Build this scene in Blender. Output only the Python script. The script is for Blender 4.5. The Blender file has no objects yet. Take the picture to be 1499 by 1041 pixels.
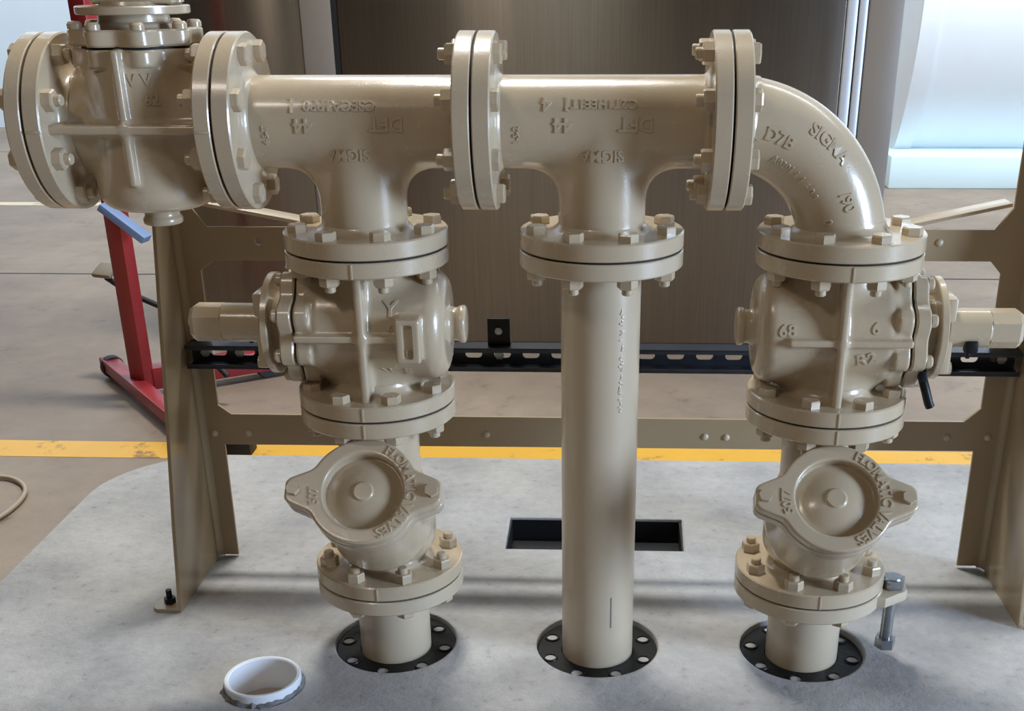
import bpy, bmesh, math, random
import numpy as np
from mathutils import Matrix, Vector, Euler
random.seed(7)
S = bpy.context.scene
COL = S.collection
PI = math.pi
K = 0.001                      # all shapes below are written in millimetres

# ------------------------------------------------------------------ helpers
def tag(o, label=None, cat=None, group=None, kind=None):
    if label: o['label'] = label
    if cat: o['category'] = cat
    if group: o['group'] = group
    if kind: o['kind'] = kind
    return o

def thing(name, label, cat, loc=(0, 0, 0), rot=None, group=None):
    o = bpy.data.objects.new(name, None); COL.objects.link(o)
    o.empty_display_size = 0.05
    m = Matrix.Translation(Vector(loc) * K)
    if rot is not None: m = m @ rot.to_4x4()
    o.matrix_world = m
    return tag(o, label, cat, group)

def mesh_from(verts, faces, name='m', smooth=None, scale=True):
    me = bpy.data.meshes.new(name)
    v = np.asarray(verts, dtype=float)
    if scale: v = v * K
    me.from_pydata(v.tolist(), [], [list(map(int, f)) for f in faces])
    me.validate(); me.update()
    if smooth is not None: shade(me, smooth)
    return me

def shade(me, ang):
    """smooth shading with sharp edges above ang degrees"""
    bm = bmesh.new(); bm.from_mesh(me)
    bmesh.ops.recalc_face_normals(bm, faces=bm.faces)
    a = math.radians(ang)
    for f in bm.faces: f.smooth = True
    for e in bm.edges:
        if len(e.link_faces) == 2:
            try: e.smooth = e.calc_face_angle() < a
            except ValueError: pass
    bm.to_mesh(me); bm.free()

def obj(name, me, mat, parent=None, loc=(0, 0, 0), rot=None):
    o = bpy.data.objects.new(name, me); COL.objects.link(o)
    if mat is not None and not me.materials: me.materials.append(mat)
    m = Matrix.Translation(Vector(loc) * K)
    if rot is not None: m = m @ (rot.to_4x4() if not isinstance(rot, Matrix) or len(rot) == 3 else rot)
    if parent is not None: o.parent = parent
    o.matrix_local = m
    return o

class MB:
    """collects verts/faces in mm"""
    def __init__(s): s.v = []; s.f = []
    def add(s, v, f, M=None):
        n = len(s.v)
        for p in v:
            p = Vector(p)
            if M is not None: p = M @ p
            s.v.append(tuple(p))
        s.f += [[i + n for i in q] for q in f]
        return s
    def box(s, x0, x1, y0, y1, z0, z1, M=None, bev=0):
        bm = bmesh.new(); bmesh.ops.create_cube(bm, size=1)
        for v in bm.verts:
            v.co = ((x0 + x1) / 2 + v.co.x * (x1 - x0), (y0 + y1) / 2 + v.co.y * (y1 - y0), (z0 + z1) / 2 + v.co.z * (z1 - z0))
        if bev: bmesh.ops.bevel(bm, geom=bm.edges[:], offset=bev, segments=2, profile=.5, affect='EDGES')
        return s.bm(bm, M)
    def bm(s, bm, M=None):
        bm.verts.index_update()
        s.add([v.co[:] for v in bm.verts], [[v.index for v in f.verts] for f in bm.faces], M); bm.free(); return s
    def lathe(s, prof, n=64, M=None, close=True):
        """prof list of (r,z); axis Z; closed caps when r==0 at the ends"""
        v = []; f = []; rings = []
        for r, z in prof:
            if r <= 1e-6: v.append((0, 0, z)); rings.append([len(v) - 1])
            else:
                b = len(v)
                for i in range(n):
                    a = 2 * PI * i / n; v.append((r * math.cos(a), r * math.sin(a), z))
                rings.append(list(range(b, b + n)))
        pairs = list(zip(rings, rings[1:]))
        if close and len(rings[0]) > 1 and len(rings[-1]) > 1: pairs.append((rings[-1], rings[0]))
        for A, B in pairs:
            for i in range(n):
                j = (i + 1) % n
                if len(A) == 1 and len(B) == 1: continue
                if len(A) == 1: f.append([A[0], B[i], B[j]])
                elif len(B) == 1: f.append([A[i], A[j], B[0]])
                else: f.append([A[i], A[j], B[j], B[i]])
        return s.add(v, f, M)
    def prism(s, pts, z0, z1, M=None):
        n = len(pts)
        v = [(x, y, z0) for x, y in pts] + [(x, y, z1) for x, y in pts]
        f = [list(range(n))[::-1], list(range(n, 2 * n))] + [[i, (i + 1) % n, n + (i + 1) % n, n + i] for i in range(n)]
        return s.add(v, f, M)
    def tube(s, pts, r, n=12):
        pts = [Vector(p) for p in pts]; v = []; f = []
        up = Vector((0, 0, 1))
        for i, p in enumerate(pts):
            t = (pts[min(i + 1, len(pts) - 1)] - pts[max(i - 1, 0)]).normalized()
            a = t.cross(up)
            if a.length < 1e-3: a = t.cross(Vector((1, 0, 0)))
            a.normalize(); b = t.cross(a)
            for k in range(n):
                w = 2 * PI * k / n; v.append(tuple(p + a * r * math.cos(w) + b * r * math.sin(w)))
        for i in range(len(pts) - 1):
            for k in range(n):
                j = (k + 1) % n; f.append([i * n + k, i * n + j, (i + 1) * n + j, (i + 1) * n + k])
        f.append(list(range(n))[::-1]); f.append([(len(pts) - 1) * n + k for k in range(n)])
        return s.add(v, f)
    def mesh(s, name='m', smooth=35): return mesh_from(s.v, s.f, name, smooth)

def Rx(a): return Matrix.Rotation(math.radians(a), 4, 'X')
def Ry(a): return Matrix.Rotation(math.radians(a), 4, 'Y')
def Rz(a): return Matrix.Rotation(math.radians(a), 4, 'Z')
def T(x, y, z): return Matrix.Translation((x, y, z))

def plate(outline, holes, th, bevel=0.0):
    """flat plate with real cut-outs: outline in the XY plane, thickness th centred on z=0 (returns verts, faces in mm)"""
    cu = bpy.data.curves.new('c', 'CURVE'); cu.dimensions = '2D'; cu.fill_mode = 'BOTH'
    for pts in [outline] + holes:
        sp = cu.splines.new('POLY'); sp.points.add(len(pts) - 1); sp.use_cyclic_u = True
        for p, q in zip(sp.points, pts): p.co = (q[0] * K, q[1] * K, 0, 1)
    cu.extrude = (th / 2 - bevel) * K; cu.bevel_depth = bevel * K; cu.bevel_resolution = 1; cu.offset = -bevel * K
    o = bpy.data.objects.new('c', cu); COL.objects.link(o)
    dg = bpy.context.evaluated_depsgraph_get()
    me = bpy.data.meshes.new_from_object(o.evaluated_get(dg))
    v = [tuple(x.co / K) for x in me.vertices]; f = [list(p.vertices) for p in me.polygons]
    bpy.data.objects.remove(o); bpy.data.curves.remove(cu); bpy.data.meshes.remove(me)
    return v, f

def circle(cx, cy, r, n=48, ry=None):
    return [(cx + r * math.cos(2 * PI * i / n), cy + (ry or r) * math.sin(2 * PI * i / n)) for i in range(n)]

_fc = {}
def text(s, size, depth, bold=0.02, space=1.0):
    key = (s, size, depth, bold, space)
    if key in _fc: return _fc[key]
    cu = bpy.data.curves.new('t', 'FONT'); cu.body = s; cu.size = size * K / 0.72; cu.align_x = 'CENTER'; cu.align_y = 'BOTTOM_BASELINE'
    cu.extrude = depth * K / 2 - 0.00025; cu.bevel_depth = 0.00025; cu.bevel_resolution = 0
    cu.offset = bold * size * K; cu.resolution_u = 3; cu.space_character = space
    o = bpy.data.objects.new('t', cu); COL.objects.link(o)
    dg = bpy.context.evaluated_depsgraph_get()
    me = bpy.data.meshes.new_from_object(o.evaluated_get(dg))
    v = [tuple(x.co / K) for x in me.vertices]; f = [list(p.vertices) for p in me.polygons]
    bpy.data.objects.remove(o); bpy.data.curves.remove(cu); bpy.data.meshes.remove(me)
    # v centred on the letter height
    v = [(x, y - size / 2, z) for x, y, z in v]
    _fc[key] = (v, f); return v, f

def lettering(items, parent, mat, name='raised_lettering'):
    """items: (string, size, depth, mapping(u,v,w)->xyz mm)"""
    for s, size, depth, fn in items:
        v, f = text(s, size, depth)
        obj(name, MB().add([fn(*p) for p in v], f).mesh('lettering', 50), mat, parent)

# ------------------------------------------------------------------ implicit castings (numpy surface nets)
def surface_net(fn, lo, hi, h):
    lo = np.array(lo, float); hi = np.array(hi, float)
    n = np.ceil((hi - lo) / h).astype(int) + 1
    ax = [lo[i] + h * np.arange(n[i]) for i in range(3)]
    X, Y, Z = np.meshgrid(*ax, indexing='ij')
    V = fn(X, Y, Z)
    s = V < 0
    c = np.zeros((n[0] - 1, n[1] - 1, n[2] - 1), int)
    for i in (0, 1):
        for j in (0, 1):
            for k in (0, 1):
                c += s[i:n[0] - 1 + i, j:n[1] - 1 + j, k:n[2] - 1 + k]
    act = (c > 0) & (c < 8)
    idx = -np.ones(act.shape, int); cells = np.argwhere(act); idx[act] = np.arange(len(cells))
    pos = np.zeros((len(cells), 3)); cnt = np.zeros(len(cells))
    cor = [(i, j, k) for i in (0, 1) for j in (0, 1) for k in (0, 1)]
    for a in cor:
        for d in range(3):
            if a[d] == 0:
                b = list(a); b[d] = 1
                va = V[cells[:, 0] + a[0], cells[:, 1] + a[1], cells[:, 2] + a[2]]
                vb = V[cells[:, 0] + b[0], cells[:, 1] + b[1], cells[:, 2] + b[2]]
                m = (va < 0) != (vb < 0)
                t = np.where(m, va / np.where(m, va - vb, 1), 0)
                p = np.tile(np.array(a, float), (len(cells), 1)); p[:, d] += t
                pos[m] += p[m]; cnt[m] += 1
    P = lo + h * (cells + pos / cnt[:, None])
    e = 0.2
    for _ in range(3):
        x, y, z = P.T
        f0 = fn(x, y, z)
        g = np.stack([fn(x + e, y, z) - fn(x - e, y, z), fn(x, y + e, z) - fn(x, y - e, z), fn(x, y, z + e) - fn(x, y, z - e)], 1) / (2 * e)
        gl = (g * g).sum(1); gl[gl < 0.1] = 0.1
        st = -(f0 / gl)[:, None] * g
        ln = np.linalg.norm(st, axis=1); k = np.minimum(1, 0.5 * h / np.maximum(ln, 1e-9))
        P = P + st * k[:, None]
    faces = []
    for d in range(3):
        o = [(1, 2), (2, 0), (0, 1)][d]
        sl0 = [slice(None)] * 3; sl1 = [slice(None)] * 3
        sl0[d] = slice(0, n[d] - 1); sl1[d] = slice(1, n[d])
        A = s[tuple(sl0)]; B = s[tuple(sl1)]
        e_ = np.argwhere(A != B)
        e_ = e_[(e_[:, o[0]] > 0) & (e_[:, o[1]] > 0) & (e_[:, o[0]] < n[o[0]] - 1) & (e_[:, o[1]] < n[o[1]] - 1)]
        def I(da, db):
            q = e_.copy(); q[:, o[0]] += da; q[:, o[1]] += db
            return idx[q[:, 0], q[:, 1], q[:, 2]]
        Q = np.stack([I(-1, -1), I(0, -1), I(0, 0), I(-1, 0)], 1)
        fl = ~A[e_[:, 0], e_[:, 1], e_[:, 2]]
        Q[fl] = Q[fl][:, ::-1]
        faces.append(Q)
    return P, np.concatenate(faces)

def cast(fn, lo, hi, h, name, ang=60):
    P, F = surface_net(fn, lo, hi, h)
    return mesh_from(P, F, name, ang)

def smin(a, b, k):
    h = np.clip(0.5 + 0.5 * (b - a) / k, 0, 1)
    return b + (a - b) * h - k * h * (1 - h)
def smax(a, b, k): return -smin(-a, -b, k)
def sbox(x, y, z, c, b, r):
    qx, qy, qz = np.abs(x - c[0]) - b[0] + r, np.abs(y - c[1]) - b[1] + r, np.abs(z - c[2]) - b[2] + r
    return np.sqrt(np.maximum(qx, 0) ** 2 + np.maximum(qy, 0) ** 2 + np.maximum(qz, 0) ** 2) + np.minimum(np.maximum(qx, np.maximum(qy, qz)), 0) - r
def srod(rad, t, r0, t0, t1, rnd):
    """capped round bar: rad = radial distance, t = axial coordinate"""
    dx = rad - r0 + rnd; dy = np.abs(t - (t0 + t1) / 2) - (t1 - t0) / 2 + rnd
    return np.sqrt(np.maximum(dx, 0) ** 2 + np.maximum(dy, 0) ** 2) + np.minimum(np.maximum(dx, dy), 0) - rnd

# ------------------------------------------------------------------ materials
def nodes(name):
    m = bpy.data.materials.new(name); m.use_nodes = True
    nt = m.node_tree; b = nt.nodes['Principled BSDF']
    return m, nt, b
def srgb(r, g, b):
    f = lambda c: (c / 255 / 12.92) if c / 255 <= 0.04045 else ((c / 255 + 0.055) / 1.055) ** 2.4
    return (f(r), f(g), f(b), 1)
def noise(nt, scale, detail=4, rough=.55, vec=None, stretch=None):
    tc = nt.nodes.new('ShaderNodeTexCoord'); mp = nt.nodes.new('ShaderNodeMapping')
    nt.links.new(tc.outputs['Object'], mp.inputs[0])
    if stretch: mp.inputs['Scale'].default_value = stretch
    n = nt.nodes.new('ShaderNodeTexNoise'); n.inputs['Scale'].default_value = scale
    n.inputs['Detail'].default_value = detail; n.inputs['Roughness'].default_value = rough
    nt.links.new(mp.outputs[0], n.inputs['Vector']); return n
def ramp(nt, src, stops):
    r = nt.nodes.new('ShaderNodeValToRGB'); el = r.color_ramp.elements
    while len(el) < len(stops): el.new(0.5)
    for e, (p, c) in zip(el, stops): e.position = p; e.color = c
    nt.links.new(src, r.inputs[0]); return r
def bump(nt, b, src, strength, dist):
    bp = nt.nodes.new('ShaderNodeBump'); bp.inputs['Strength'].default_value = strength; bp.inputs['Distance'].default_value = dist
    nt.links.new(src, bp.inputs['Height'])
    if b.inputs['Normal'].is_linked:
        nt.links.new(b.inputs['Normal'].links[0].from_socket, bp.inputs['Normal'])
    nt.links.new(bp.outputs[0], b.inputs['Normal'])
def simple(name, col, rough=.5, metal=0, var=.12, nscale=12, bmp=0, bscale=60, spec=.5):
    m, nt, b = nodes(name)
    n = noise(nt, nscale, 6)
    lo = tuple(c * (1 - var) for c in col[:3]) + (1,); hi = tuple(min(1, c * (1 + var)) for c in col[:3]) + (1,)
    r = ramp(nt, n.outputs['Fac'], [(.3, lo), (.7, hi)])
    nt.links.new(r.outputs[0], b.inputs['Base Color'])
    b.inputs['Roughness'].default_value = rough; b.inputs['Metallic'].default_value = metal
    b.inputs['Specular IOR Level'].default_value = spec
    if bmp:
        bump(nt, b, noise(nt, bscale, 4).outputs['Fac'], bmp, .002)
    return m

def paint(name, col, rough, fine, coarse):
    m, nt, b = nodes(name)
    n = noise(nt, 14, 5)
    lo = tuple(c * .96 for c in col[:3]) + (1,); hi = tuple(c * 1.03 for c in col[:3]) + (1,)
    r = ramp(nt, n.outputs['Fac'], [(.2, lo), (.8, hi)]); nt.links.new(r.outputs[0], b.inputs['Base Color'])
    rr = nt.nodes.new('ShaderNodeMapRange'); rr.inputs[3].default_value = rough - .05; rr.inputs[4].default_value = rough + .08
    nt.links.new(noise(nt, 30, 3).outputs['Fac'], rr.inputs[0]); nt.links.new(rr.outputs[0], b.inputs['Roughness'])
    b.inputs['Specular IOR Level'].default_value = .6
    b.inputs['Coat Weight'].default_value = .35; b.inputs['Coat Roughness'].default_value = .12
    bump(nt, b, noise(nt, 420, 3).outputs['Fac'], fine, .0006)
    bump(nt, b, noise(nt, 60, 3).outputs['Fac'], coarse, .0012)
    return m

TAN = srgb(190, 172, 145)
M_cast = paint('tan_gloss_paint_on_casting', TAN, .24, .3, .12)
M_pipe = paint('tan_gloss_paint_on_steel', srgb(194, 178, 153), .32, .1, .08)
M_frame = paint('shaded_tan_paint_on_sheet', srgb(160, 140, 110), .42, .06, .05)  # same tan as the valves, darkened to paint in the frame's shade
M_gask = simple('black_gasket_rubber', srgb(22, 21, 20), .7)
M_blk = simple('black_coated_steel', srgb(17, 17, 19), .45, 0, .25, 40, .2, 90, .3)
M_strut = simple('dark_blue_black_channel', srgb(64, 68, 76), .34, .6, .15, 20, .05, 80)
M_zinc = simple('zinc_plated_steel', srgb(165, 168, 172), .28, .9, .15, 60)
M_red = simple('red_shop_paint', srgb(150, 42, 46), .38, 0, .12, 8, .1, 60)
M_blue = simple('blue_grey_plastic', srgb(118, 140, 178), .45)
M_rubber = simple('dark_rubber', srgb(30, 30, 32), .6)
M_pedal = simple('tan_rubber_pedal', srgb(128, 116, 98), .6)
M_pvc = simple('white_pvc', srgb(226, 230, 236), .3, 0, .03, 10)
M_grout = simple('dark_crumbly_grout', srgb(112, 112, 114), .9, 0, .5, 60, .6, 80)
M_hose = simple('beige_hose', srgb(176, 160, 140), .5)
M_hole_shade = simple('black_hole_shade', srgb(16, 17, 20), .5)  # near-black colour standing in for the shade inside the slab openings
M_white = simple('white_enamel', srgb(232, 238, 244), .3, 0, .02, 3)
M_skirt = simple('pale_blue_enamel', srgb(214, 236, 242), .4, 0, .02, 3)
M_wall = simple('pale_blue_sheeting', srgb(214, 228, 242), .5, 0, .03, 2)
M_alu = simple('bright_aluminium', srgb(205, 208, 214), .45, .3, .05, 5)
M_post = simple('grey_tan_post', srgb(136, 125, 113), .45, 0, .06, 4)

def steel():
    m, nt, b = nodes('brushed_stainless_steel')
    n = noise(nt, 6, 5, .6, stretch=(60, 60, .6))
    r = ramp(nt, n.outputs['Fac'], [(.3, srgb(136, 129, 121)), (.7, srgb(150, 143, 134))])
    nt.links.new(r.outputs[0], b.inputs['Base Color'])
    b.inputs['Metallic'].default_value = 1; b.inputs['Roughness'].default_value = .3
    b.inputs['Anisotropic'].default_value = .92
    t = nt.nodes.new('ShaderNodeCombineXYZ'); t.inputs[2].default_value = 1
    nt.links.new(t.outputs[0], b.inputs['Tangent'])
    bump(nt, b, noise(nt, 1.2, 2, stretch=(3, 1, .35)).outputs['Fac'], .25, .02)
    return m
M_steel = steel()

def concrete(name, c0, c1, c2, sc, rough, bs, streak=None):
    m, nt, b = nodes(name)
    n1 = noise(nt, sc, 8, .62); n2 = noise(nt, sc * 9, 6, .7); n3 = noise(nt, sc * 60, 4, .7)
    r1 = ramp(nt, n1.outputs['Fac'], [(.3, c0), (.5, c1), (.72, c2)])
    mx = nt.nodes.new('ShaderNodeMix'); mx.data_type = 'RGBA'; mx.blend_type = 'MULTIPLY'; mx.inputs['Factor'].default_value = 1
    r2 = ramp(nt, n2.outputs['Fac'], [(.28, (.62, .62, .63, 1)), (.4, (.93, .93, .93, 1)), (.7, (1.06, 1.06, 1.06, 1))])
    nt.links.new(r1.outputs[0], mx.inputs[6]); nt.links.new(r2.outputs[0], mx.inputs[7])
    # small dark pits
    mx2 = nt.nodes.new('ShaderNodeMix'); mx2.data_type = 'RGBA'; mx2.blend_type = 'MULTIPLY'; mx2.inputs['Factor'].default_value = 1
    r3 = ramp(nt, n3.outputs['Fac'], [(.24, (.4, .4, .4, 1)), (.33, (1, 1, 1, 1))])
    nt.links.new(mx.outputs[2], mx2.inputs[6]); nt.links.new(r3.outputs[0], mx2.inputs[7])
    nt.links.new(mx2.outputs[2], b.inputs['Base Color'])
    b.inputs['Roughness'].default_value = rough; b.inputs['Specular IOR Level'].default_value = .35
    bump(nt, b, n2.outputs['Fac'], bs, .006); bump(nt, b, n3.outputs['Fac'], bs * .7, .003)
    return m
M_slab = concrete('pale_trowelled_concrete', srgb(148, 147, 148), srgb(170, 168, 167), srgb(188, 186, 184), 5, .62, .6)
M_floor = concrete('worn_hall_floor', srgb(122, 108, 97), srgb(143, 127, 112), srgb(164, 147, 129), 1.1, .55, .12)

def worn_paint(name, col, dirt):
    m, nt, b = nodes(name)
    n = noise(nt, 9, 7, .7)
    r = ramp(nt, n.outputs['Fac'], [(.36, dirt), (.42, col), (.7, tuple(c * 1.05 for c in col[:3]) + (1,))])
    nt.links.new(r.outputs[0], b.inputs['Base Color']); b.inputs['Roughness'].default_value = .5
    return m
M_yel = worn_paint('yellow_floor_paint', srgb(220, 168, 60), srgb(140, 108, 58))
M_pale = worn_paint('faded_line_paint', srgb(216, 200, 172), srgb(170, 150, 128))

# ------------------------------------------------------------------ shared piping pieces
FR, FT = 114.5, 23.0            # flange radius, thickness
BC = 95.25                      # bolt circle
def flange_me(th=FT, hub=58, hublen=16, name='flange', seam=False):
    mb = MB()
    p = [(40, 0), (FR - 1.5, 0), (FR, -1.5), (FR, -th + 2), (FR - 2, -th)]
    for k in range(7):
        a = PI / 2 * k / 6
        p.append((hub + hublen * (1 - math.sin(a)), -th - hublen * (1 - math.cos(a))))
    p += [(hub - 10, -th - hublen)]
    mb.lathe(p, 96)
    if seam:
        for a in (90, 270):
            mb.box(FR - 2, FR + 1.2, -1.6, 1.6, -th + 1, -1, Rz(a), .6)
    return mb.mesh(name, 30)
def hex_pts(af, rot=0): return [(af / math.sqrt(3) * math.cos(math.radians(60 * i + rot)), af / math.sqrt(3) * math.sin(math.radians(60 * i + rot))) for i in range(6)]
def bolt_me(af=25, h=11):
    """hex head sitting on z=0, rising towards -z"""
    mb = MB(); A = hex_pts(af); B = hex_pts(af * .9)
    v = [(x, y, 0) for x, y in A] + [(x, y, -h + 2.2) for x, y in A] + [(x, y, -h) for x, y in B]
    f = [list(range(6))] + [[i, 6 + i, 6 + (i + 1) % 6, (i + 1) % 6] for i in range(6)] + [[6 + i, 12 + i, 12 + (i + 1) % 6, 6 + (i + 1) % 6] for i in range(6)] + [list(range(17, 11, -1))]
    mb.add(v, f); return mb.mesh('hex_bolt', 25)
def nut_me(af=25, h=14, stud=9):
    mb = MB(); A = hex_pts(af); B = hex_pts(af * .9)
    v = [(x, y, 0) for x, y in A] + [(x, y, -h + 2.2) for x, y in A] + [(x, y, -h) for x, y in B]
    f = [list(range(6))] + [[i, 6 + i, 6 + (i + 1) % 6, (i + 1) % 6] for i in range(6)] + [[6 + i, 12 + i, 12 + (i + 1) % 6, 6 + (i + 1) % 6] for i in range(6)] + [list(range(17, 11, -1))]
    mb.add(v, f)
    mb.lathe([(0, -h + 1), (7.6, -h + 1), (7.6, -h - stud + 1.5), (6.2, -h - stud), (0, -h - stud)], 20, close=False)
    return mb.mesh('hex_nut', 25)
BOLT, NUT = bolt_me(), nut_me()
FL = flange_me(); FLS = flange_me(seam=True); FLP = flange_me(hub=57.2, hublen=5); FLV = flange_me(th=22, hub=62, hublen=14, seam=True)
GASK = MB().lathe([(50, -1.4), (109.5, -1.4), (109.5, 1.4), (50, 1.4)], 80).mesh('gasket', 30)

def add_flange(root, M, fast, me=FL, th=FT, mat=None, skip=()):
    """M: 4x4 in mm, +z out of the joint face"""
    f = obj('flange', me, mat or M_cast, root, M.translation, M.to_3x3())
    for k in range(8):
        if k in skip: continue
        a = math.radians(22.5 + 45 * k)
        o = obj('hex_bolt' if fast == 'bolt' else 'hex_nut', BOLT if fast == 'bolt' else NUT, mat or M_cast, f,
                (BC * math.cos(a), BC * math.sin(a), -th), Rz(random.uniform(0, 60)).to_3x3())
    return f
def add_gasket(root, M): return obj('gasket', GASK, M_gask, root, M.translation, M.to_3x3())

G = 1.5                                  # half the joint gap
ZH, ZT, ZM, ZB = 812, 647, 420, 133      # header axis; joints below tees, below plug valves, below check valves

# ------------------------------------------------------------------ tees
def tee_fn(x, y, z):
    a = srod(np.sqrt(y * y + z * z), x, 60, -158, 158, 1)
    b = srod(np.sqrt(x * x + y * y), z, 60, -158, 0, 1)
    ra = np.sqrt(y * y + z * z) + 1; rb = np.sqrt(x * x + y * y) + 1
    k = 46 * np.clip(1 - y * y / (ra * rb), 0, 1) ** 1.2 + .5
    return smin(a, b, k)
TEE = cast(tee_fn, (-166, -70, -166), (166, 70, 70), 3.0, 'tee_body')
def on_run(xc, phi, r=60.2):            # upside-down writing on the run of a tee
    def fn(u, v, w):
        a = math.radians(phi) - v / r
        rr = r + w
        return (xc - u, -rr * math.cos(a), rr * math.sin(a))
    return fn
def around_run(xc, phi, r=60.2):        # writing that runs round the pipe
    def fn(u, v, w):
        a = math.radians(phi) + u / r
        return (xc - v, -(r + w) * math.cos(a), (r + w) * math.sin(a))
    return fn
def make_tee(X, label, serial):
    t = thing('pipe_tee', label, 'pipe fitting', (X, 0, ZH), group='flanged pipe tees in the header')
    obj('tee_body', TEE, M_cast, t)
    add_flange(t, T(165 - G, 0, 0) @ Ry(90), 'nut')
    add_flange(t, T(-165 + G, 0, 0) @ Ry(-90), 'bolt')
    add_flange(t, T(0, 0, -165 + G) @ Rx(180), 'bolt')
    add_gasket(t, T(165, 0, 0) @ Ry(90)); add_gasket(t, T(0, 0, -165))
    lettering(serial, t, M_cast)
    return t
def on_neck(xc, zc):                    # upside-down writing where the run meets the branch
    def fn(u, v, w):
        x = xc - u
        return (x, -math.sqrt(3610 - x * x) - w, zc - v)
    return fn
t1 = make_tee(165, 'tan painted pipe tee with flanges, nearer the upper left valve', [
    ('CSECA1PP0', 13.5, 3, on_run(-12, 25)), ('1', 18, 3.2, on_run(-75, 25)), ('44', 18, 3.2, on_run(-61, 1)),
    ('DFT', 18, 3.2, on_run(49, 3)), ('SIGMA', 15, 3.2, on_neck(-5, -36)), ('4 S-T', 8, 2, around_run(-112, -10))])
t2 = make_tee(495, 'tan painted pipe tee with flanges, above the tall middle pipe', [
    ('C2T1HEE1T', 12, 3, on_run(2, 27)), ('1', 18, 3.2, on_run(-46, 27)), ('4', 18, 3.2, on_run(-72, 27)), ('44', 18, 3.2, on_run(-51, 2)),
    ('DFT', 18, 3.2, on_run(44, 3)), ('SIGMA', 15, 3.2, on_neck(0, -37)), ('1-S-2', 8, 2, around_run(-112, -10))])
add_gasket(t1, T(-165, 0, 0) @ Ry(90))

# ------------------------------------------------------------------ elbow
EB = Vector((660, 0, ZT))               # centre of the bend
def make_elbow():
    t = thing('pipe_elbow', 'tan painted ninety degree pipe elbow at the right end of the header', 'pipe fitting', tuple(EB))
    mb = MB(); n = 72; v = []; f = []; m = 40
    for i in range(m + 1):
        a = PI / 2 * i / m
        c = Vector((165 * math.sin(a), 0, 165 * math.cos(a)))
        rd = Vector((math.sin(a), 0, math.cos(a)))
        for k in range(n):
            w = 2 * PI * k / n; v.append(tuple(c + rd * 60 * math.cos(w) + Vector((0, 1, 0)) * 60 * math.sin(w)))
    for i in range(m):
        for k in range(n):
            j = (k + 1) % n; f.append([i * n + k, i * n + j, (i + 1) * n + j, (i + 1) * n + k])
    f.append(list(range(n))); f.append([m * n + k for k in range(n)][::-1])
    mb.add(v, f); obj('elbow_body', mb.mesh('elbow_body', 50), M_cast, t)
    add_flange(t, T(G, 0, 165) @ Ry(-90), 'bolt')
    add_flange(t, T(165, 0, G) @ Rx(180), 'bolt')
    add_gasket(t, T(0, 0, 165) @ Ry(90)); add_gasket(t, T(165, 0, 0))
    def arc(ang, rho):                  # clockwise writing, tops outward; ang from vertical
        def fn(u, v, w):
            r = rho + v; a = math.radians(ang) + u / rho
            d = min(59, abs(r - 165)); y = -math.sqrt(3600 - d * d) * (1 + w / 60)
            k = (r - 165) * w / 60
            return ((r + k) * math.sin(a), y, (r + k) * math.cos(a))
        return fn
    lettering([('SIGMA', 16, 3, arc(42, 196)), ('D7B', 16, 3, arc(23, 166)), ('A0201 1 1 4 0 3', 9, 2.6, arc(41, 139)),
               ('/90', 15, 3, arc(66, 175)), ('0', 11, 2.6, arc(72, 143)), ('op-', 7, 2, arc(12, 155)), ('C-NART', 7, 2, arc(85.5, 170))], t, M_cast)
    return t
# writing near the outlet runs level: build it on the tangent there
make_elbow()

# ------------------------------------------------------------------ plug valves
def valve_fn(L, side):
    H = L / 2 - 10
    def fn(x, y, z):
        rx = np.sqrt(y * y + z * z); rz = np.sqrt(x * x + y * y)
        barrel = srod(rx, x, 79, -112, 88, 26)
        flow = srod(rz, z, 60, -H, H, 2)
        d = smin(barrel, flow, 34 * np.clip(1 - y * y / ((rx + 1) * (rz + 1)), 0, 1) + 1)
        # flared necks into the end flanges
        d = smin(d, srod(rz, np.abs(z), 76, H - 6, H + 2, 2), 18)
        boss = srod(rx, x, 24, -136, -90, 4); d = smin(d, boss, 8)
        d = smin(d, srod(rx, x, 27, -136, -126, 3), 3)
        rib = sbox(x, y, z, (0, 0, 0), (6, 93, H), 4); d = smin(d, rib, 9)
        rib2 = sbox(x, y, z, (12, 0, 0), (84, 89, 5), 3); d = smin(d, rib2, 8)
        if side > 0:                                   # nameplate pocket on the +y side
            pad = sbox(x, y, z, (-66, 82, 0), (17, 15, 31), 3)
            pad = smax(pad, -sbox(x, y, z, (-66, 100, 0), (6.5, 9, 24), 2), 1.5)
            d = smin(d, pad, 5)
        # lobed bonnet flange
        th = np.arctan2(z, y)
        lob = rx - (79.5 + 6.5 * np.cos(8 * (th - PI / 8)))
        q = smax(lob * .8, np.abs(x - 85) - 10.5, 3)
        return smin(d, q, 5)
    return fn
def lobed(x0, x1, n=160):
    pts = []
    for i in range(n):
        a = 2 * PI * i / n; r = 79 + 6.5 * math.cos(8 * (a - PI / 8)); pts.append((r * math.cos(a), r * math.sin(a)))
    mb = MB()
    m = n; b = 2.5
    lay = [(1 - b / 80, x0), (1, x0 + b), (1, x1 - b), (1 - b / 80, x1)]
    v = []; f = []
    for s, x in lay: v += [(x, p[0] * s, p[1] * s) for p in pts]
    for k in range(3):
        for i in range(m):
            j = (i + 1) % m; f.append([k * m + i, k * m + j, (k + 1) * m + j, (k + 1) * m + i])
    f.append(list(range(m))[::-1]); f.append([3 * m + i for i in range(m)])
    return mb.add(v, f)
RX = Ry(90)                               # lathe axis z -> x
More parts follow.
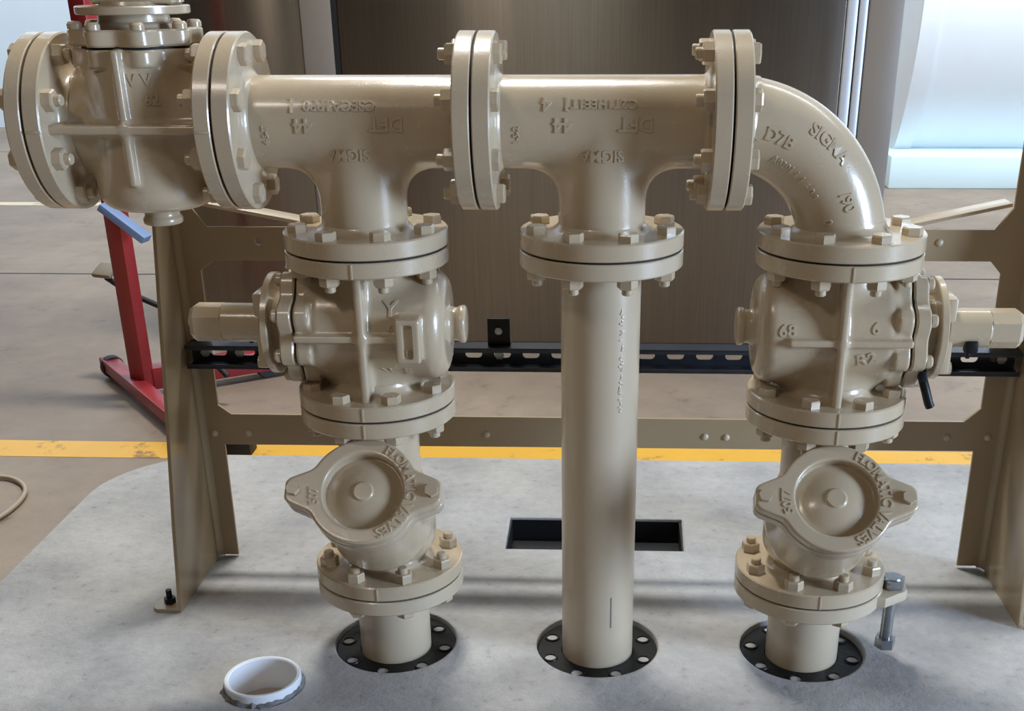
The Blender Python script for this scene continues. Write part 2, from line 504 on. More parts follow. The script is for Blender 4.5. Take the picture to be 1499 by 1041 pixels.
def valve_parts():
    P = {}
    P['bonnet_cover'] = (lobed(98.5, 119).lathe([(0, 118), (52, 118), (50, 124), (46, 127), (0, 127)], 64, RX, close=False).mesh('bonnet_cover', 32), 'cast')
    P['bonnet_gasket'] = (MB().lathe([(0, 94), (71, 94), (71, 99), (0, 99)], 64, RX, close=False).mesh('bonnet_gasket'), 'gask')
    P['stem_neck'] = (MB().lathe([(0, 118), (46, 118), (45, 137), (0, 137)], 64, RX, close=False).mesh('stem_neck', 30), 'cast')
    P['stop_plate'] = (MB().lathe([(0, 136), (71, 136), (72.5, 137.2), (72.5, 145), (71, 146.2), (42, 147), (40, 151), (0, 151)], 72, RX, close=False).mesh('stop_plate', 28), 'cast')
    mb = MB(); mb.box(148, 167, -24, 24, -62, 48, None, 4)
    mb.lathe([(0, 150), (9, 150), (9, 174), (0, 174)], 20, T(0, 0, -60) @ RX, close=False)
    P['gland_plate'] = (mb.mesh('gland_plate', 30), 'cast')
    P['stem_collar'] = (MB().lathe([(0, 160), (28, 160), (28, 216), (26.5, 218.5), (0, 218.5)], 48, RX, close=False).mesh('stem_collar', 30), 'cast')
    mb = MB()
    sq = []
    for i in range(4):
        for d in (-1, 1):
            a = math.radians(90 * i + 45 * 0) ; sq.append((25.5 if True else 0, 0))
    c, k = 25.5, 13.0                       # square nut with cut corners
    o8 = [(c, -k), (c, k), (k, c), (-k, c), (-c, k), (-c, -k), (-k, -c), (k, -c)]
    v = []; f = []
    for s, x in ((1, 218), (1, 257), (.87, 263)): v += [(x, p[0] * s, p[1] * s) for p in o8]
    for q in range(2):
        for i in range(8):
            j = (i + 1) % 8; f.append([q * 8 + i, q * 8 + j, (q + 1) * 8 + j, (q + 1) * 8 + i])
    f.append(list(range(8))[::-1]); f.append([16 + i for i in range(8)])
    mb.add(v, f); mb.lathe([(0, 260), (7, 260), (7, 269), (5, 271), (0, 271)], 16, RX, close=False)
    P['operating_nut'] = (mb.mesh('operating_nut', 25), 'cast')
    P['cotter_pin'] = (MB().box(183, 201, -31, -14, -30, -12, None, 3).box(186, 192, -26, -20, -38, -28, None, 1.5).mesh('cotter_pin'), 'blk')
    return P
VP = valve_parts()
VBOLT = MB().lathe([(0, 0), (9.5, 0), (9.5, 6), (7, 9), (0, 9.5)], 16, RX, close=False).mesh('cover_bolt', 30)
MATS = {'cast': M_cast, 'gask': M_gask, 'blk': M_blk}
def on_barrel(xc, zc, sgn, r=79.2, flip=1, tilt=0):
    """writing on the barrel, on the -y (sgn=-1) or +y side"""
    ct, st = math.cos(math.radians(tilt)), math.sin(math.radians(tilt))
    def fn(u, v, w):
        u, v = u * ct - v * st, u * st + v * ct
        a = (zc + flip * v) / r
        return (xc - sgn * flip * u, sgn * (r + w) * math.cos(a), (r + w) * math.sin(a))
    return fn
VB = {}
def make_valve(name, label, loc, rot, L, side, marks, group, fast):
    t = thing(name, label, 'valve', loc, rot.to_3x3(), group)
    if (L, side) not in VB:
        VB[(L, side)] = cast(valve_fn(L, side), (-142, -104, -L / 2), (110, 104, L / 2), 2.6, 'valve_body', 50)
    obj('valve_body', VB[(L, side)], M_cast, t)
    add_flange(t, T(0, 0, L / 2 - G), fast[0], FLV, 22)
    add_flange(t, T(0, 0, -L / 2 + G) @ Rx(180), fast[1], FLV, 22)
    cov = None
    for k, (me, mt) in VP.items():
        o = obj(k, me, MATS[mt], t)
        if k == 'bonnet_cover': cov = o
    for i in range(8):
        a = math.radians(22.5 + 45 * i)
        obj('cover_bolt', VBOLT, M_cast, cov, (119, 75 * math.cos(a), 75 * math.sin(a)))
    lettering(marks, t, M_cast)
    return t
vl = make_valve('plug_valve', 'tan plug valve under the left tee, operating nut pointing left', (165, 0, (ZT + ZM) / 2), Rz(180), ZT - ZM, 1,
           [('Y', 24, 2.2, lambda u, v, w: on_barrel(-40, 42, 1)(u, v, w)), ('6', 12, 2.5, on_barrel(-40, 14, 1)),
            ('N', 15, 2.5, on_barrel(-28, -58, 1)), ('E', 15, 2.5, on_barrel(-58, -58, 1)), ('8', 10, 2.5, lambda u, v, w: (-66 - u, 92 + w, -16 + v))], 'plug valves', ('nut', 'bolt'))
vr = make_valve('plug_valve', 'tan plug valve under the elbow, operating nut pointing right', (825, 0, (ZT + ZM) / 2), Rz(0), ZT - ZM, -1,
           [('68', 17, 2.5, on_barrel(-74, 16, -1)), ('6', 16, 2.5, on_barrel(45, 20, -1)), ('R2', 18, 2.5, on_barrel(36, -24, -1, tilt=12))], 'plug valves', ('nut', 'bolt'))
LV = 244
vu = make_valve('plug_valve', 'tan plug valve at the left end of the header, stem upright', (-LV / 2, 0, ZH), Ry(-90), LV, -1,
           [('V V', 15, 2.5, lambda u, v, w: on_barrel(60, 0, -1)(v, 0, 0)[:1] + tuple(on_barrel(60, -24 - u, -1)(0, 0, w)[1:])),
            ('62', 14, 2.5, lambda u, v, w: (36 + v,) + tuple(on_barrel(0, -36 - u, -1)(0, 0, w)[1:]))], 'plug valves', ('nut', 'nut'))
obj('grease_lever', MB().tube([(122, -44, -52), (124, -52, -62), (128, -58, -76), (133, -60, -92), (136, -60, -98)], 6.5).box(117, 127, -60, -40, -62, -46, None, 2).mesh('grease_lever'), M_blk, vr)
# blind flange closing the left end
bf = thing('blind_flange', 'tan blind flange closing the left end of the header', 'flange', (-LV, 0, ZH))
fme = MB().lathe([(0, 0), (FR - 1.5, 0), (FR, -1.5), (FR, -FT + 4), (FR - 2, -FT + 2), (0, -FT + 2)], 96, close=False).mesh('blind_disc', 30)
d_ = obj('disc', fme, M_cast, bf, (-G, 0, 0), Ry(90).to_3x3())
for k in range(8):
    a = math.radians(22.5 + 45 * k); obj('hex_bolt', BOLT, M_cast, d_, (BC * math.cos(a), BC * math.sin(a), -FT + 2))
obj('gasket', GASK, M_gask, bf, (0, 0, 0), Ry(90).to_3x3())

# ------------------------------------------------------------------ ball check valves
CN = Vector((0, -math.cos(math.radians(45)), math.sin(math.radians(45))))     # cover normal
CC = Vector((0, -153, 59))                                                     # cover centre, from the valve middle
CM = Matrix(((1, 0, 0), (0, CN.z, CN.y), (0, -CN.y, CN.z))).transposed()
CM = Matrix((Vector((1, 0, 0)), Vector((0, CN.z, -CN.y)), CN)).transposed()      # columns: x, up, normal
def ear2d(x, y):
    ring = np.sqrt(x * x + y * y) - 79
    ax = np.abs(x)
    ear = smax(np.abs(y) - (19 + (105 - ax) * .42), ax - 111, 8)
    ear = smax(ear, ax + np.abs(y) * .9 - 124, 4)
    return smin(ring, ear, 6)
def cover_fn(x, y, z):
    d2 = ear2d(x, y); r = np.sqrt(x * x + y * y)
    d = smax(d2, np.abs(z + 9) - 9, 4)
    cav = smax(r - 56.5, -(z + 17), 4)
    d = smax(d, -cav, 4)
    R = 100.0
    dome = np.sqrt(r * r + (z + 3 + R) ** 2) - R
    dome = smax(dome, r - 58, 2); dome = np.maximum(dome, -(z + 26))
    pip = srod(r, z, 14, -10, -1.6, 1.2)
    dome = smin(dome, pip, 2)
    return np.maximum(smin(d, dome, 4), -(z + 18))
COVER = cast(cover_fn, (-116, -91, -22), (116, 91, 6), 1.5, 'cover', 50)
def check_fn(x, y, z):
    rz = np.sqrt(x * x + y * y)
    H = (ZM - ZB) / 2 - 12
    run = srod(rz, z, 57, -H, H, 2)
    bulb = srod(np.sqrt(x * x + (y + 12) ** 2), z, 77, -105, 10, 34)
    d = smin(run, bulb, 26)
    # branch towards the cover
    px, py, pz = x - CC.x, y - CC.y, z - CC.z
    uy = py * CM[1][1] + pz * CM[2][1]; un = py * CN.y + pz * CN.z
    br = srod(np.sqrt(px * px + uy * uy), un, 72, -150, -20, 6)
    d = smin(d, br, 28)
    fl = smax(ear2d(px, uy), np.abs(un + 29) - 10, 3)
    return smin(d, fl, 6)
CHECK = cast(check_fn, (-116, -228, -146), (116, 96, 146), 2.8, 'check_body', 50)
CBOLT = MB().add(*(lambda mb: (mb.v, mb.f))(MB().prism(hex_pts(17), 0, 8)), None).mesh('cover_bolt', 25)
def ring_text(ang, rho, cw=1):            # ang: degrees clockwise from 12 o'clock, tops outward
    def fn(u, v, w):
        a = math.radians(ang) + u / rho; r = rho + v
        return (r * math.sin(a), r * math.cos(a), w)
    return fn
def make_check(X, label, marks):
    t = thing('check_valve', label, 'valve', (X, 0, (ZM + ZB) / 2), group='ball check valves')
    obj('valve_body', CHECK, M_cast, t)
    h = (ZM - ZB) / 2
    add_flange(t, T(0, 0, h - G), 'nut', FLS)
    add_flange(t, T(0, 0, -h + G) @ Rx(180), 'nut', FLS)
    add_gasket(t, T(0, 0, h)); add_gasket(t, T(0, 0, -h))
    c = obj('cover', COVER, M_cast, t, CC, CM)
    for s in (-1, 1): obj('cover_bolt', CBOLT, M_cast, c, (s * 98, 0, 0), Rz(13 + 20 * s).to_3x3())
    lettering(marks, c, M_cast)
    return t
FM = [('FLOMATIC VALVES', 14, 3.2, ring_text(92, 69.5))]
make_check(165, 'tan ball check valve with round cover below the left plug valve', FM + [('507', 13, 3, ring_text(262, 70))])
make_check(825, 'tan ball check valve with round cover below the right plug valve', FM + [('5077', 13, 3, ring_text(264, 70))])

# ------------------------------------------------------------------ pipes down through the slab
RIM = -10.0
def pipe_me(top):
    return MB().lathe([(50, top), (57, top), (57, RIM - 20), (50, RIM - 20)], 80).mesh('pipe', 30)
tp = thing('flanged_pipe', 'tall tan vertical pipe below the middle tee', 'pipe', (495, 0, 0), group='vertical riser pipes')
obj('pipe', pipe_me(ZT - 12), M_pipe, tp)
add_flange(tp, T(0, 0, ZT - G), 'nut', FLP, mat=M_pipe)
mb = MB(); rnd = random.Random(3)         # illegible raised mill marks running down the pipe
z = 566
while z > 400:
    if rnd.random() < .82:
        hgt = rnd.uniform(1.6, 3.2); a0 = math.radians(-58 + rnd.uniform(-2, 2)); wd = rnd.uniform(4, 9)
        c = (57 * math.cos(a0), 57 * math.sin(a0), z)
        mb.box(-.2, .9, -wd / 2, wd / 2, -hgt / 2, hgt / 2, T(*c) @ Rz(-58) @ Rx(rnd.choice((0, 0, 35, -35, 80))), .3)
    z -= rnd.uniform(3.2, 6.5)
obj('scuff_mark', MB().box(-.3, .25, -1.4, 1.4, -27, 27, T(57 * math.cos(math.radians(-68)), 57 * math.sin(math.radians(-68)), 88) @ Rz(-68), .2).mesh('scuff_mark'), simple('grey_scuff', srgb(128, 120, 114), .6), tp)['label'] = 'dark vertical scuff mark'
obj('mill_marks', mb.mesh('mill_marks'), M_pipe, tp)
for X, lab in ((165, 'short tan pipe stub under the left check valve'), (825, 'short tan pipe stub under the right check valve, lug on its flange')):
    sp = thing('flanged_pipe', lab, 'pipe', (X, 0, 0), group='vertical riser pipes')
    obj('pipe', pipe_me(ZB - 12), M_pipe, sp)
    add_flange(sp, T(0, 0, ZB - G), 'bolt', FLP, mat=M_pipe)
    if X == 825:
        lug = [(78, -62), (108, -64), (142, -40), (147, -34), (147, -8), (142, -3), (110, 10), (85, 20)]
        v, f = plate(lug, [circle(126, -22, 10.5)], 16, .8)
        obj('lug', MB().add(v, f).mesh('lug', 30), M_pipe, sp, (0, 0, ZB - 13))
ab = thing('anchor_bolt', 'zinc plated hex bolt hanging through the flange lug', 'bolt', (951, -22, 0))
mb = MB().lathe([(0, 125), (9.3, 125), (9.3, 30), (0, 30)], 24, close=False)
obj('shank', mb.mesh('shank', 30), M_zinc, ab)
mb = MB().prism(hex_pts(33, 8), 0, 15); mb.lathe([(0, 14.9), (14, 14.9), (13, 17), (0, 17)], 24, close=False); obj('hex_head', mb.mesh('hex_head', 25), M_zinc, ab, (0, 0, ZB - 4.9))
obj('hex_nut', MB().prism(hex_pts(28, 3), 0, 17).mesh('hex_nut', 25), M_zinc, ab, (0, 0, 20))

# black flanges recessed in the slab
v, f = plate(circle(0, 0, 97, 96), [circle(0, 0, 58.2, 64)] + [circle(81 * math.cos(math.radians(22.5 + 45 * k)), 81 * math.sin(math.radians(22.5 + 45 * k)), 8.4, 24) for k in range(8)], 9, .8)
FFL = MB().add(v, f).mesh('floor_flange', 30)
BOSS = MB().lathe([(8.4, 0), (12.5, 0), (11.7, 2.2), (9, 2.2)], 24).mesh('hole_rim', 30)
PLUG = MB().lathe([(0, 0), (9, 0), (9, .6), (0, .6)], 24, close=False).mesh('hole_bottom', 30)
M_plug = simple('grey_hole_bottom', srgb(176, 174, 172), .7)
for X, tw, lab in ((165, 17, 'black bolt flange in the slab around the left pipe stub'), (495, 0, 'black bolt flange in the slab around the tall middle pipe'), (825, 9, 'black bolt flange in the slab around the right pipe stub')):
    o = thing('floor_flange', lab, 'flange', (X, 0, RIM), Rz(tw).to_3x3(), 'black floor flanges')
    obj('flange_ring', FFL, M_blk, o, (0, 0, -4.5))
    for k in range(8):
        a = math.radians(22.5 + 45 * k)
        obj('hole_rim', BOSS, M_blk, o, (81 * math.cos(a), 81 * math.sin(a), 0))
        obj('hole_bottom', PLUG, M_plug, o, (81 * math.cos(a), 81 * math.sin(a), -.4))

# ------------------------------------------------------------------ slab
SLAB_T = 50
def rounded_rect(x0, x1, y0, y1, r, n=14):
    pts = []
    for cx, cy, a0 in ((x1 - r, y1 - r, 0), (x0 + r, y1 - r, 90), (x0 + r, y0 + r, 180), (x1 - r, y0 + r, 270)):
        for i in range(n + 1):
            a = math.radians(a0 + 90 * i / n); pts.append((cx + r * math.cos(a), cy + r * math.sin(a)))
    return pts
out = rounded_rect(-588, 1560, -620, 792, 235)
slot = [(315, 340), (652, 342), (655, 480), (313, 478)]
holes = [circle(X, 0, 98, 72) for X in (165, 495, 825)] + [circle(-16, -142, 60, 48), slot]
v, f = plate(out, holes, SLAB_T, 4)
slab = thing('concrete_slab', 'pale grey round cornered concrete slab carrying the pipework', 'slab', (0, 0, -SLAB_T))
obj('slab', MB().add(v, f).mesh('slab', 30), M_slab, slab, (0, 0, SLAB_T / 2))
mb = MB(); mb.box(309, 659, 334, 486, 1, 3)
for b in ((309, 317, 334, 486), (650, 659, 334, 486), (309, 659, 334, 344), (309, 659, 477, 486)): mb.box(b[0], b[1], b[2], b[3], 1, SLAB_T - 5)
obj('slot_shade_lining', mb.mesh('slot_shade_lining', 30), M_hole_shade, slab)  # black liner painted in as the darkness of a deep slot
mb = MB()
for X in (165, 495, 825): mb.lathe([(0, 1), (97.5, 1), (97.5, 20), (97, 20), (97, 3), (0, 3)], 48, T(X, 0, 0), close=False)
obj('hole_shade_lining', mb.mesh('hole_shade_lining', 30), M_hole_shade, slab)  # same painted-in shade at the bottom of the pipe holes

# white conduit stub
cs = thing('conduit_stub', 'short white plastic pipe stub in the slab, front left', 'pipe', (-16, -142, 0))
obj('pipe', MB().lathe([(51, 15), (52.5, 17), (56.5, 17), (58, 15), (58, -46), (51, -46)], 64).mesh('stub', 30), M_pvc, cs)
obj('bottom', MB().lathe([(0, -40), (50.8, -40), (50.8, -38), (0, -38)], 48, close=False).mesh('bottom'), M_hose, cs)
rnd = random.Random(5); mb = MB(); n = 64; v = []; f = []
for i in range(n):
    a = 2 * PI * i / n; w = 61 + 6 * rnd.random() * (1 if 100 < math.degrees(a) < 300 else .35); h = 3 + 4 * rnd.random()
    for r, zz in ((58.2, .2), (58.2, h), (w - 2, h * .6), (w, .2)): v.append((r * math.cos(a), r * math.sin(a), zz))
for i in range(n):
    j = (i + 1) % n
    for q in range(4): f.append([4 * i + q, 4 * j + q, 4 * j + (q + 1) % 4, 4 * i + (q + 1) % 4])
obj('grout_ring', mb.add(v, f).mesh('grout', 40), M_grout, cs)

# ------------------------------------------------------------------ support frame
XL, XR = -222, 1196
fr = thing('support_frame', 'tan sheet metal support frame standing behind the pipework', 'frame', (487, 290, 0))
O = Vector((-487, -290, 0))
bp = [(-208, 775), (-187, 775), (-187, 649), (-163, 614), (60, 614), (60, 558), (-157, 558), (-182, 541), (-184, 301), (-162, 284),
      (1121, 285), (1147, 310), (1145, 542), (1126, 563), (910, 563), (910, 614), (1126, 614), (1150, 649), (1150, 775), (1184, 775),
      (1184, 6), (1147, 6), (1145, 231), (-181, 226), (-183, 4), (-208, 4)]
v, f = plate(bp[::-1], [circle(-79, 590, 6, 16)], 6, .6)
obj('back_plate', MB().add(v, f, Rx(90)).mesh('back_plate', 30), M_frame, fr, O + Vector((0, 290, 0)))
for s, X in ((-1, XL), (1, XR)):
    yz = [(274, 0), (74, 0), (104, 150), (142, 307), (214, 635), (224, 775), (274, 775)]
    v, f = plate(yz, [], 6, .6)
    mb = MB().add(v, f, T(X, 0, 0) @ Rz(90) @ Rx(90))
    # rounded bend joining side and back plate
    n = 8; vv = []; ff = []
    cx, cy = X - s * 14, 276
    for i in range(n + 1):
        a = PI / 2 * i / n
        for r in (11, 17):
            for zz in (3, 775): vv.append((cx + s * r * math.cos(a), cy + r * math.sin(a), zz))
    for i in range(n):
        b, c = 4 * i, 4 * i + 4
        ff += [[b, c, c + 1, b + 1], [b + 2, b + 3, c + 3, c + 2], [b, b + 2, c + 2, c], [b + 1, c + 1, c + 3, b + 3]]
    ff += [[0, 1, 3, 2], [4 * n, 4 * n + 2, 4 * n + 3, 4 * n + 1]]
    mb.add(vv, ff)
    obj('side_plate', mb.mesh('side_plate', 35), M_frame, fr, O)
    ft = [(X, 74), (X, 122), (X + s * 40, 122), (X + s * 47, 115), (X + s * 47, 81), (X + s * 40, 74)]
    if s > 0: ft = ft[::-1]
    v, f = plate(ft, [], 6, 1)
    fo = obj('foot', MB().add(v, f).mesh('foot', 30), M_frame, fr, O + Vector((0, 0, 3)))
    mb = MB().prism(hex_pts(17, 10), 3, 13).lathe([(0, 3), (5, 3), (5, 28), (0, 28)], 14, T(X + s * 24, 98, 0), close=False)
    mb = MB().prism(hex_pts(17, 10), 3, 13, T(X + s * 24, 98, 0)).lathe([(0, 3), (5, 3), (5, 28), (0, 28)], 14, T(X + s * 24, 98, 0), close=False)
    obj('foot_bolt', mb.mesh('foot_bolt', 30), M_blk, fo)
    # slanting brace along the top of each arm
    P0, P1 = ((-187, 652), (10, 616)) if s < 0 else ((1150, 652), (984, 616))
    a = math.degrees(math.atan2(P1[1] - P0[1], P1[0] - P0[0])); Ln = math.dist(P0, P1)
    obj('brace', MB().box(0, Ln, -22, 22, -3, 3, T(P0[0], 318, P0[1]) @ Ry(-a), 1).mesh('brace', 30), M_pipe, fr, O)
RIV = MB().lathe([(0, 4), (3, 3.6), (6, 1.5), (6.5, 0), (0, 0)], 16, Rx(90), close=False).mesh('rivet', 40)
for x, z in ((-211 + 14, 247), (-135, 248), (292, 251), (677, 252), (714, 251), (1096, 256), (1166, 257), (1039, 593)):
    obj('rivet', RIV, M_pipe, fr, O + Vector((x, 287, z)))

# strut channel across the frame
st = thing('strut_channel', 'black slotted strut channel bolted across the frame', 'channel', (487, 268, 380))
x0, x1 = -215, 1189
web = [(x0, 0), (x1, 0), (x1, 41), (x0, 41)]
sl = []
k = -9
while 275 + 49.3 * k < x1 - 20:
    cx = 275 + 49.3 * k
    if cx > x0 + 20: sl.append([(cx + sx * 7.5 + 7 * math.cos(a), 20.5 + 7 * math.sin(a)) for sx, a0 in ((1, -PI / 2), (-1, PI / 2)) for a in [a0 + PI * i / 8 for i in range(9)]])
    k += 1
v, f = plate(web, sl, 2.6, 0)
mb = MB().add(v, f, T(0, 285.2, 0) @ Rx(90))
mb.box(x0, x1, 249, 285, 0, 2.6).box(x0, x1, 249, 285, 38.4, 41).box(x0, x1, 249, 251.6, 33, 39).box(x0, x1, 249, 251.6, 2, 8)
obj('channel', mb.mesh('channel', 30), M_strut, st, (-487, -268, 0))
for x in (-190, -130, 320, 1165):
    obj('channel_bolt', MB().prism(hex_pts(15), 0, 7, T(x, 283.5, 20.5) @ Rx(90)).mesh('channel_bolt', 25), M_zinc, st, (-487, -268, 0))
bk = thing('bracket_plate', 'small black square bracket with a bolt on the strut channel', 'bracket', (321, 268, 421))
obj('plate', MB().box(-19, 19, -4, 2, 0, 47, None, 1).box(-19, 19, -4, 14, 0, 5, None, 1).mesh('plate', 30), M_blk, bk)
obj('bolt', MB().lathe([(0, -4), (7, -4), (6.4, -8), (4, -9.5), (0, -10)], 20, T(0, 0, 26) @ Matrix(((1, 0, 0, 0), (0, 0, 1, 0), (0, -1, 0, 0), (0, 0, 0, 1))), close=False).mesh('bolt', 40), M_zinc, bk)

# ------------------------------------------------------------------ setting: floor, lines, wall
FZ = -SLAB_T
mb = MB().box(-9000, 9000, -5000, 9000, FZ - 60, FZ)
fl = obj('floor', mb.mesh('floor', 30), M_floor); tag(fl, kind='structure')
mb = MB().box(-9000, 9000, 882, 985, FZ, FZ + .8)
o = obj('painted_line', mb.mesh('line'), M_yel, fl); o['label'] = 'yellow line painted on the floor'
o = obj('painted_line', MB().box(-9000, -1100, 4130, 4215, FZ, FZ + .8).mesh('line'), M_pale, fl); o['label'] = 'faded pale line painted on the floor'
for yy in (2712, 6000): obj('floor_joint', MB().box(-9000, 9000, yy - 7, yy + 7, FZ, FZ + .6).mesh('joint'), M_rubber, fl)
def reflection_bands():  # invented colour bands, there for the steel cabinet to reflect
    m, nt, b = nodes('reflection_colour_bands')
    n = noise(nt, 1.1, 2, .4, stretch=(1, .02, .02))
    r = ramp(nt, n.outputs['Fac'], [(.28, srgb(96, 112, 150)), (.4, srgb(110, 84, 66)), (.5, srgb(188, 184, 164)), (.6, srgb(122, 88, 66)), (.74, srgb(150, 150, 124))])
    r.color_ramp.interpolation = 'LINEAR'
    nt.links.new(r.outputs[0], b.inputs['Base Color']); b.inputs['Roughness'].default_value = .7
    return m
wf = obj('wall_front_added', MB().box(-9000, 9000, -5200, -5100, FZ, 4200).mesh('wall'), reflection_bands()); tag(wf, kind='structure')  # unseen wall added behind the camera for its reflection in the steel
wb = obj('wall_back', MB().box(-9000, 9000, 7300, 7400, FZ, 6000).mesh('wall'), M_wall); tag(wb, kind='structure')

# ------------------------------------------------------------------ stainless cabinet
CY = 1760
cab = thing('steel_cabinet', 'large brushed stainless steel cabinet behind the frame', 'cabinet', (300, CY + 300, FZ))
def part(name, mb, mat, root, org, ang=30): return obj(name, mb.mesh(name, ang), mat, root, -Vector(org))
OC = (300, CY + 300, FZ)
part('front_panel', MB().box(-245, 1120, CY, CY + 25, FZ + 30, 1250, None, 4), M_steel, cab, OC)
part('side_door', MB().box(-725, -347, CY + 4, CY + 25, FZ + 30, 1250, None, 4), M_steel, cab, OC)
part('cabinet_shell', MB().box(-725, 1260, CY + 25, CY + 600, FZ + 30, 1250, None, 4), M_steel, cab, OC)
part('corner_post', MB().box(-346, -262, CY - 6, CY + 24, FZ, 1250, None, 4), M_post, cab, OC)
part('edge_gap', MB().box(-261, -246, CY + 2, CY + 24, FZ + 30, 1250), M_gask, cab, OC)
part('corner_post', MB().box(1176, 1268, CY - 10, CY + 40, FZ, 1250, None, 4), M_post, cab, OC)
mb = MB().box(1121, 1149, CY - 8, CY + 24, FZ + 30, 1250, None, 6).box(1152, 1174, CY - 14, CY + 24, FZ + 30, 1250, None, 6)
part('edge_trim', mb, M_alu, cab, OC)
part('base_plinth', MB().box(-705, 1240, CY + 30, CY + 580, FZ, FZ + 30), M_rubber, cab, OC)

# white horizontal tank on a pale blue base, right
tk = thing('storage_tank', 'big white horizontal tank on a pale blue base at the right', 'tank', (2900, 5800, FZ))
OT = (2900, 5800, FZ)
n = 96
R_ = 1150; zc = 900
mb = MB().lathe([(0, -20), (R_ * .6, -12), (R_ * .93, 10), (R_, 50), (R_, 2600), (0, 2640)], n, T(1975, 5850, zc) @ Ry(90), close=False)
part('tank_shell', mb, M_white, tk, OT)
part('end_rim', MB().lathe([(R_ - 5, 40), (R_ + 16, 40), (R_ + 16, 130), (R_ - 5, 130)], n, T(1975, 5850, zc) @ Ry(90)), M_white, tk, OT)
part('tank_base', MB().box(1940, 4600, 4690, 6700, FZ, 112, None, 6), M_skirt, tk, OT)

# ------------------------------------------------------------------ red shop hoist on the left
ct = thing('shop_hoist', 'red steel shop hoist with a blue tray, standing at the left', 'hoist', (-750, 1310, FZ))
OH = (-750, 1310, FZ)
D = Vector((323, -410, 0)).normalized(); ang = math.degrees(math.atan2(D.y, D.x))
mast = part('mast', MB().box(-27, 27, -18, 18, 0, 1500, T(-752, 1312, FZ + 18) @ Rz(-25), 3), M_red, ct, OH)
part('base_rail', MB().box(-285, 560, -22, 22, 0, 34, T(-752, 1280, FZ + 22) @ Rz(ang), 3), M_red, ct, OH)
part('base_rail', MB().box(0, 420, -25, 25, 0, 60, T(-735, 1330, FZ + 22) @ Rz(33), 3), M_red, ct, OH)
part('tray', MB().box(-66, 70, -28, 10, -10, 10, T(-708, 1262, 432) @ Rz(-10) @ Ry(36), 3), M_blue, ct, OH)
mb = MB().tube([(-878, 1480, 236), (-850, 1455, 230), (-780, 1390, 215), (-690, 1345, 195), (-600, 1300, 120), (-500, 1260, 30)], 8)
part('pedal_arm', mb, M_rubber, ct, OH)
part('pedal', MB().box(-32, 32, -26, 26, -7, 7, T(-878, 1480, 256) @ Rz(-20) @ Rx(28), 5), M_pedal, ct, OH)
for x, y in ((-470, 1500), (-905, 1480), (-470, 950)):
    w = part('castor', MB().lathe([(0, -14), (30, -14), (32, -8), (32, 8), (30, 14), (0, 14)], 28, T(x, y, FZ + 32) @ Rz(40) @ Rx(90), close=False).box(-10, 10, -20, 20, 25, 40, T(x, y, FZ)), M_rubber, ct, OH)

# dark block, hose
db = thing('floor_block', 'small dark block on the floor beyond the left frame leg', 'block', (-385, 925, FZ))
obj('block', MB().box(-30, 42, -25, 30, 0, 34, None, 3).mesh('block', 30), M_rubber, db)
pts = [(-877, 744), (-845, 736), (-812, 712), (-787, 680), (-773, 645), (-766, 600), (-768, 550), (-780, 500), (-803, 458), (-842, 425), (-900, 400), (-1000, 380)]
pre = [(-1100, 700), (-1000, 735), (-930, 748)]
P = [Vector((x, y, FZ + 7)) for x, y in pre + pts]
cr = []
for i in range(len(P) - 1):
    p0, p1, p2, p3 = P[max(i - 1, 0)], P[i], P[i + 1], P[min(i + 2, len(P) - 1)]
    for q in range(10):
        t = q / 10
        cr.append(.5 * ((2 * p1) + (p2 - p0) * t + (2 * p0 - 5 * p1 + 4 * p2 - p3) * t * t + (3 * p1 - p0 - 3 * p2 + p3) * t ** 3))
cr.append(P[-1])
ho = obj('hose', MB().tube(cr, 5).mesh('hose', 60), M_hose); tag(ho, 'thin beige hose looping on the floor at the left edge', 'hose')

# ------------------------------------------------------------------ light
w = bpy.data.worlds.new('hall'); S.world = w; w.use_nodes = True
nt = w.node_tree; bg = nt.nodes['Background']
tc = nt.nodes.new('ShaderNodeTexCoord')
sep = nt.nodes.new('ShaderNodeSeparateXYZ'); nt.links.new(tc.outputs['Generated'], sep.inputs[0])
r = ramp(nt, sep.outputs['Z'], [(0.0, srgb(104, 84, 62)), (.5, srgb(126, 104, 78)), (1.0, srgb(172, 162, 146))])
mp = nt.nodes.new('ShaderNodeMapRange'); mp.inputs[1].default_value = -1; mp.inputs[2].default_value = 1
nt.links.new(sep.outputs['Z'], mp.inputs[0]); nt.links.new(mp.outputs[0], r.inputs[0])
nt.links.new(r.outputs[0], bg.inputs['Color']); bg.inputs['Strength'].default_value = 0.13

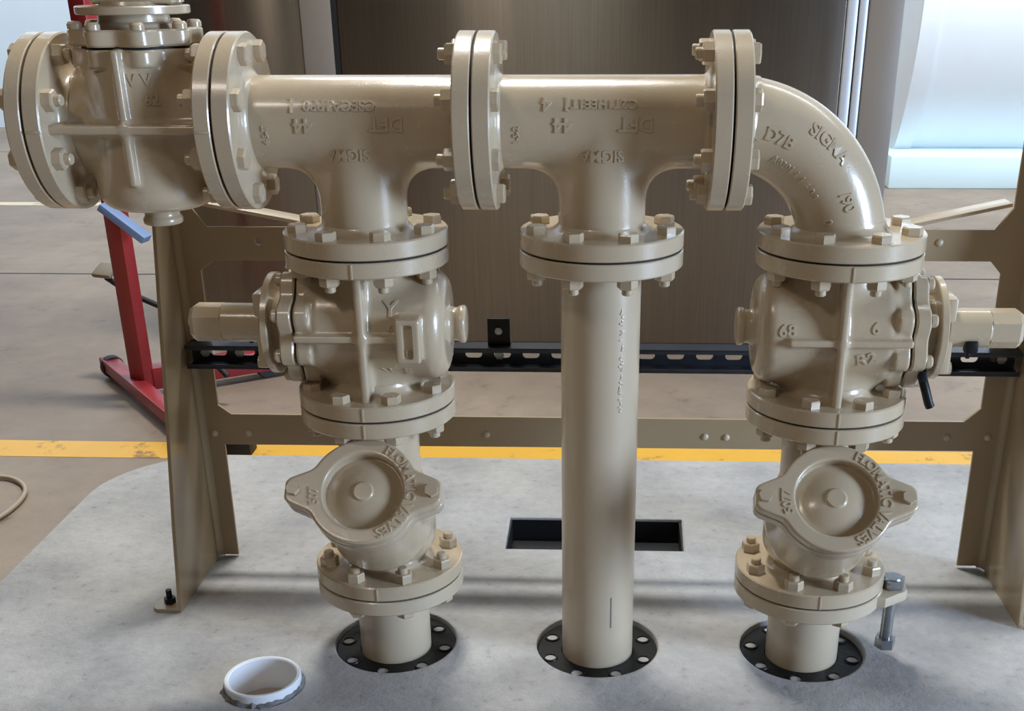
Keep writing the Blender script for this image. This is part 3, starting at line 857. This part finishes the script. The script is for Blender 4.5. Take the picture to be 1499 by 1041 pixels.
def area(name, loc, target, sx, sy, power, col):
    l = bpy.data.lights.new(name, 'AREA'); l.shape = 'RECTANGLE'; l.size = sx; l.size_y = sy; l.energy = power; l.color = col
    o = bpy.data.objects.new(name, l); COL.objects.link(o); o.location = loc
    o.rotation_euler = (Vector(target) - Vector(loc)).to_track_quat('-Z', 'Y').to_euler(); return o
area('daylight_door_right', (4.3, -1.55, 1.05), (.5, 0, .5), 1.0, 1.4, 215, (.57, .74, 1))
area('daylight_back', (-.8, 3.9, 4.5), (.4, 0, 0), .8, .8, 35, (1, .98, .95))
area('lamp_or_fill', (.2, -3.0, 4.0), (.2, -5.1, 1.2), 5, .4, 18, (1, .93, .84))  # fill added to light the unseen front wall for the steel reflection
area('skylight', (.15, 1.35, 3.7), (.3, .3, 0), .7, .3, 104, (1, 1, .95))
area('lamp_or_fill', (-.9, -1.9, 3.1), (.3, 0, .4), .5, .3, 11, (1, .86, .74))
area('background_fill', (3.2, 2.6, 4.2), (3.0, 6, .8), 3, 2, 300, (.84, .93, 1))  # fill added to brighten the white tank and its base
area('background_fill', (-4.2, 4.4, 4.2), (-3.6, 6.9, 1), 3, 2, 230, (.84, .93, 1))  # fill added to brighten the back wall at the left

# ------------------------------------------------------------------ camera
cam = bpy.data.cameras.new('camera'); co = bpy.data.objects.new('camera', cam); COL.objects.link(co)
f_px, cx, cy = 1708.64, 817.65, 747.56
R3 = Matrix(((0.9989077, -0.0150301, 0.0442438), (0.0464630, 0.4200027, -0.9063327), (-0.0049602, 0.9073984, 0.4202424)))
co.matrix_world = Matrix.Translation((.513, -1.637, .997)) @ R3.to_4x4()
cam.sensor_fit = 'HORIZONTAL'; cam.sensor_width = 36; cam.lens = f_px / 1499 * 36
cam.shift_x = (749.5 - cx) / 1499; cam.shift_y = (cy - 520.5) / 1499
cam.clip_start = .05; cam.clip_end = 60
S.camera = co
S.view_settings.view_transform = 'Standard'; S.view_settings.look = 'None'; S.view_settings.gamma = 1; S.view_settings.use_curve_mapping = False
S.view_settings.exposure = 0.0
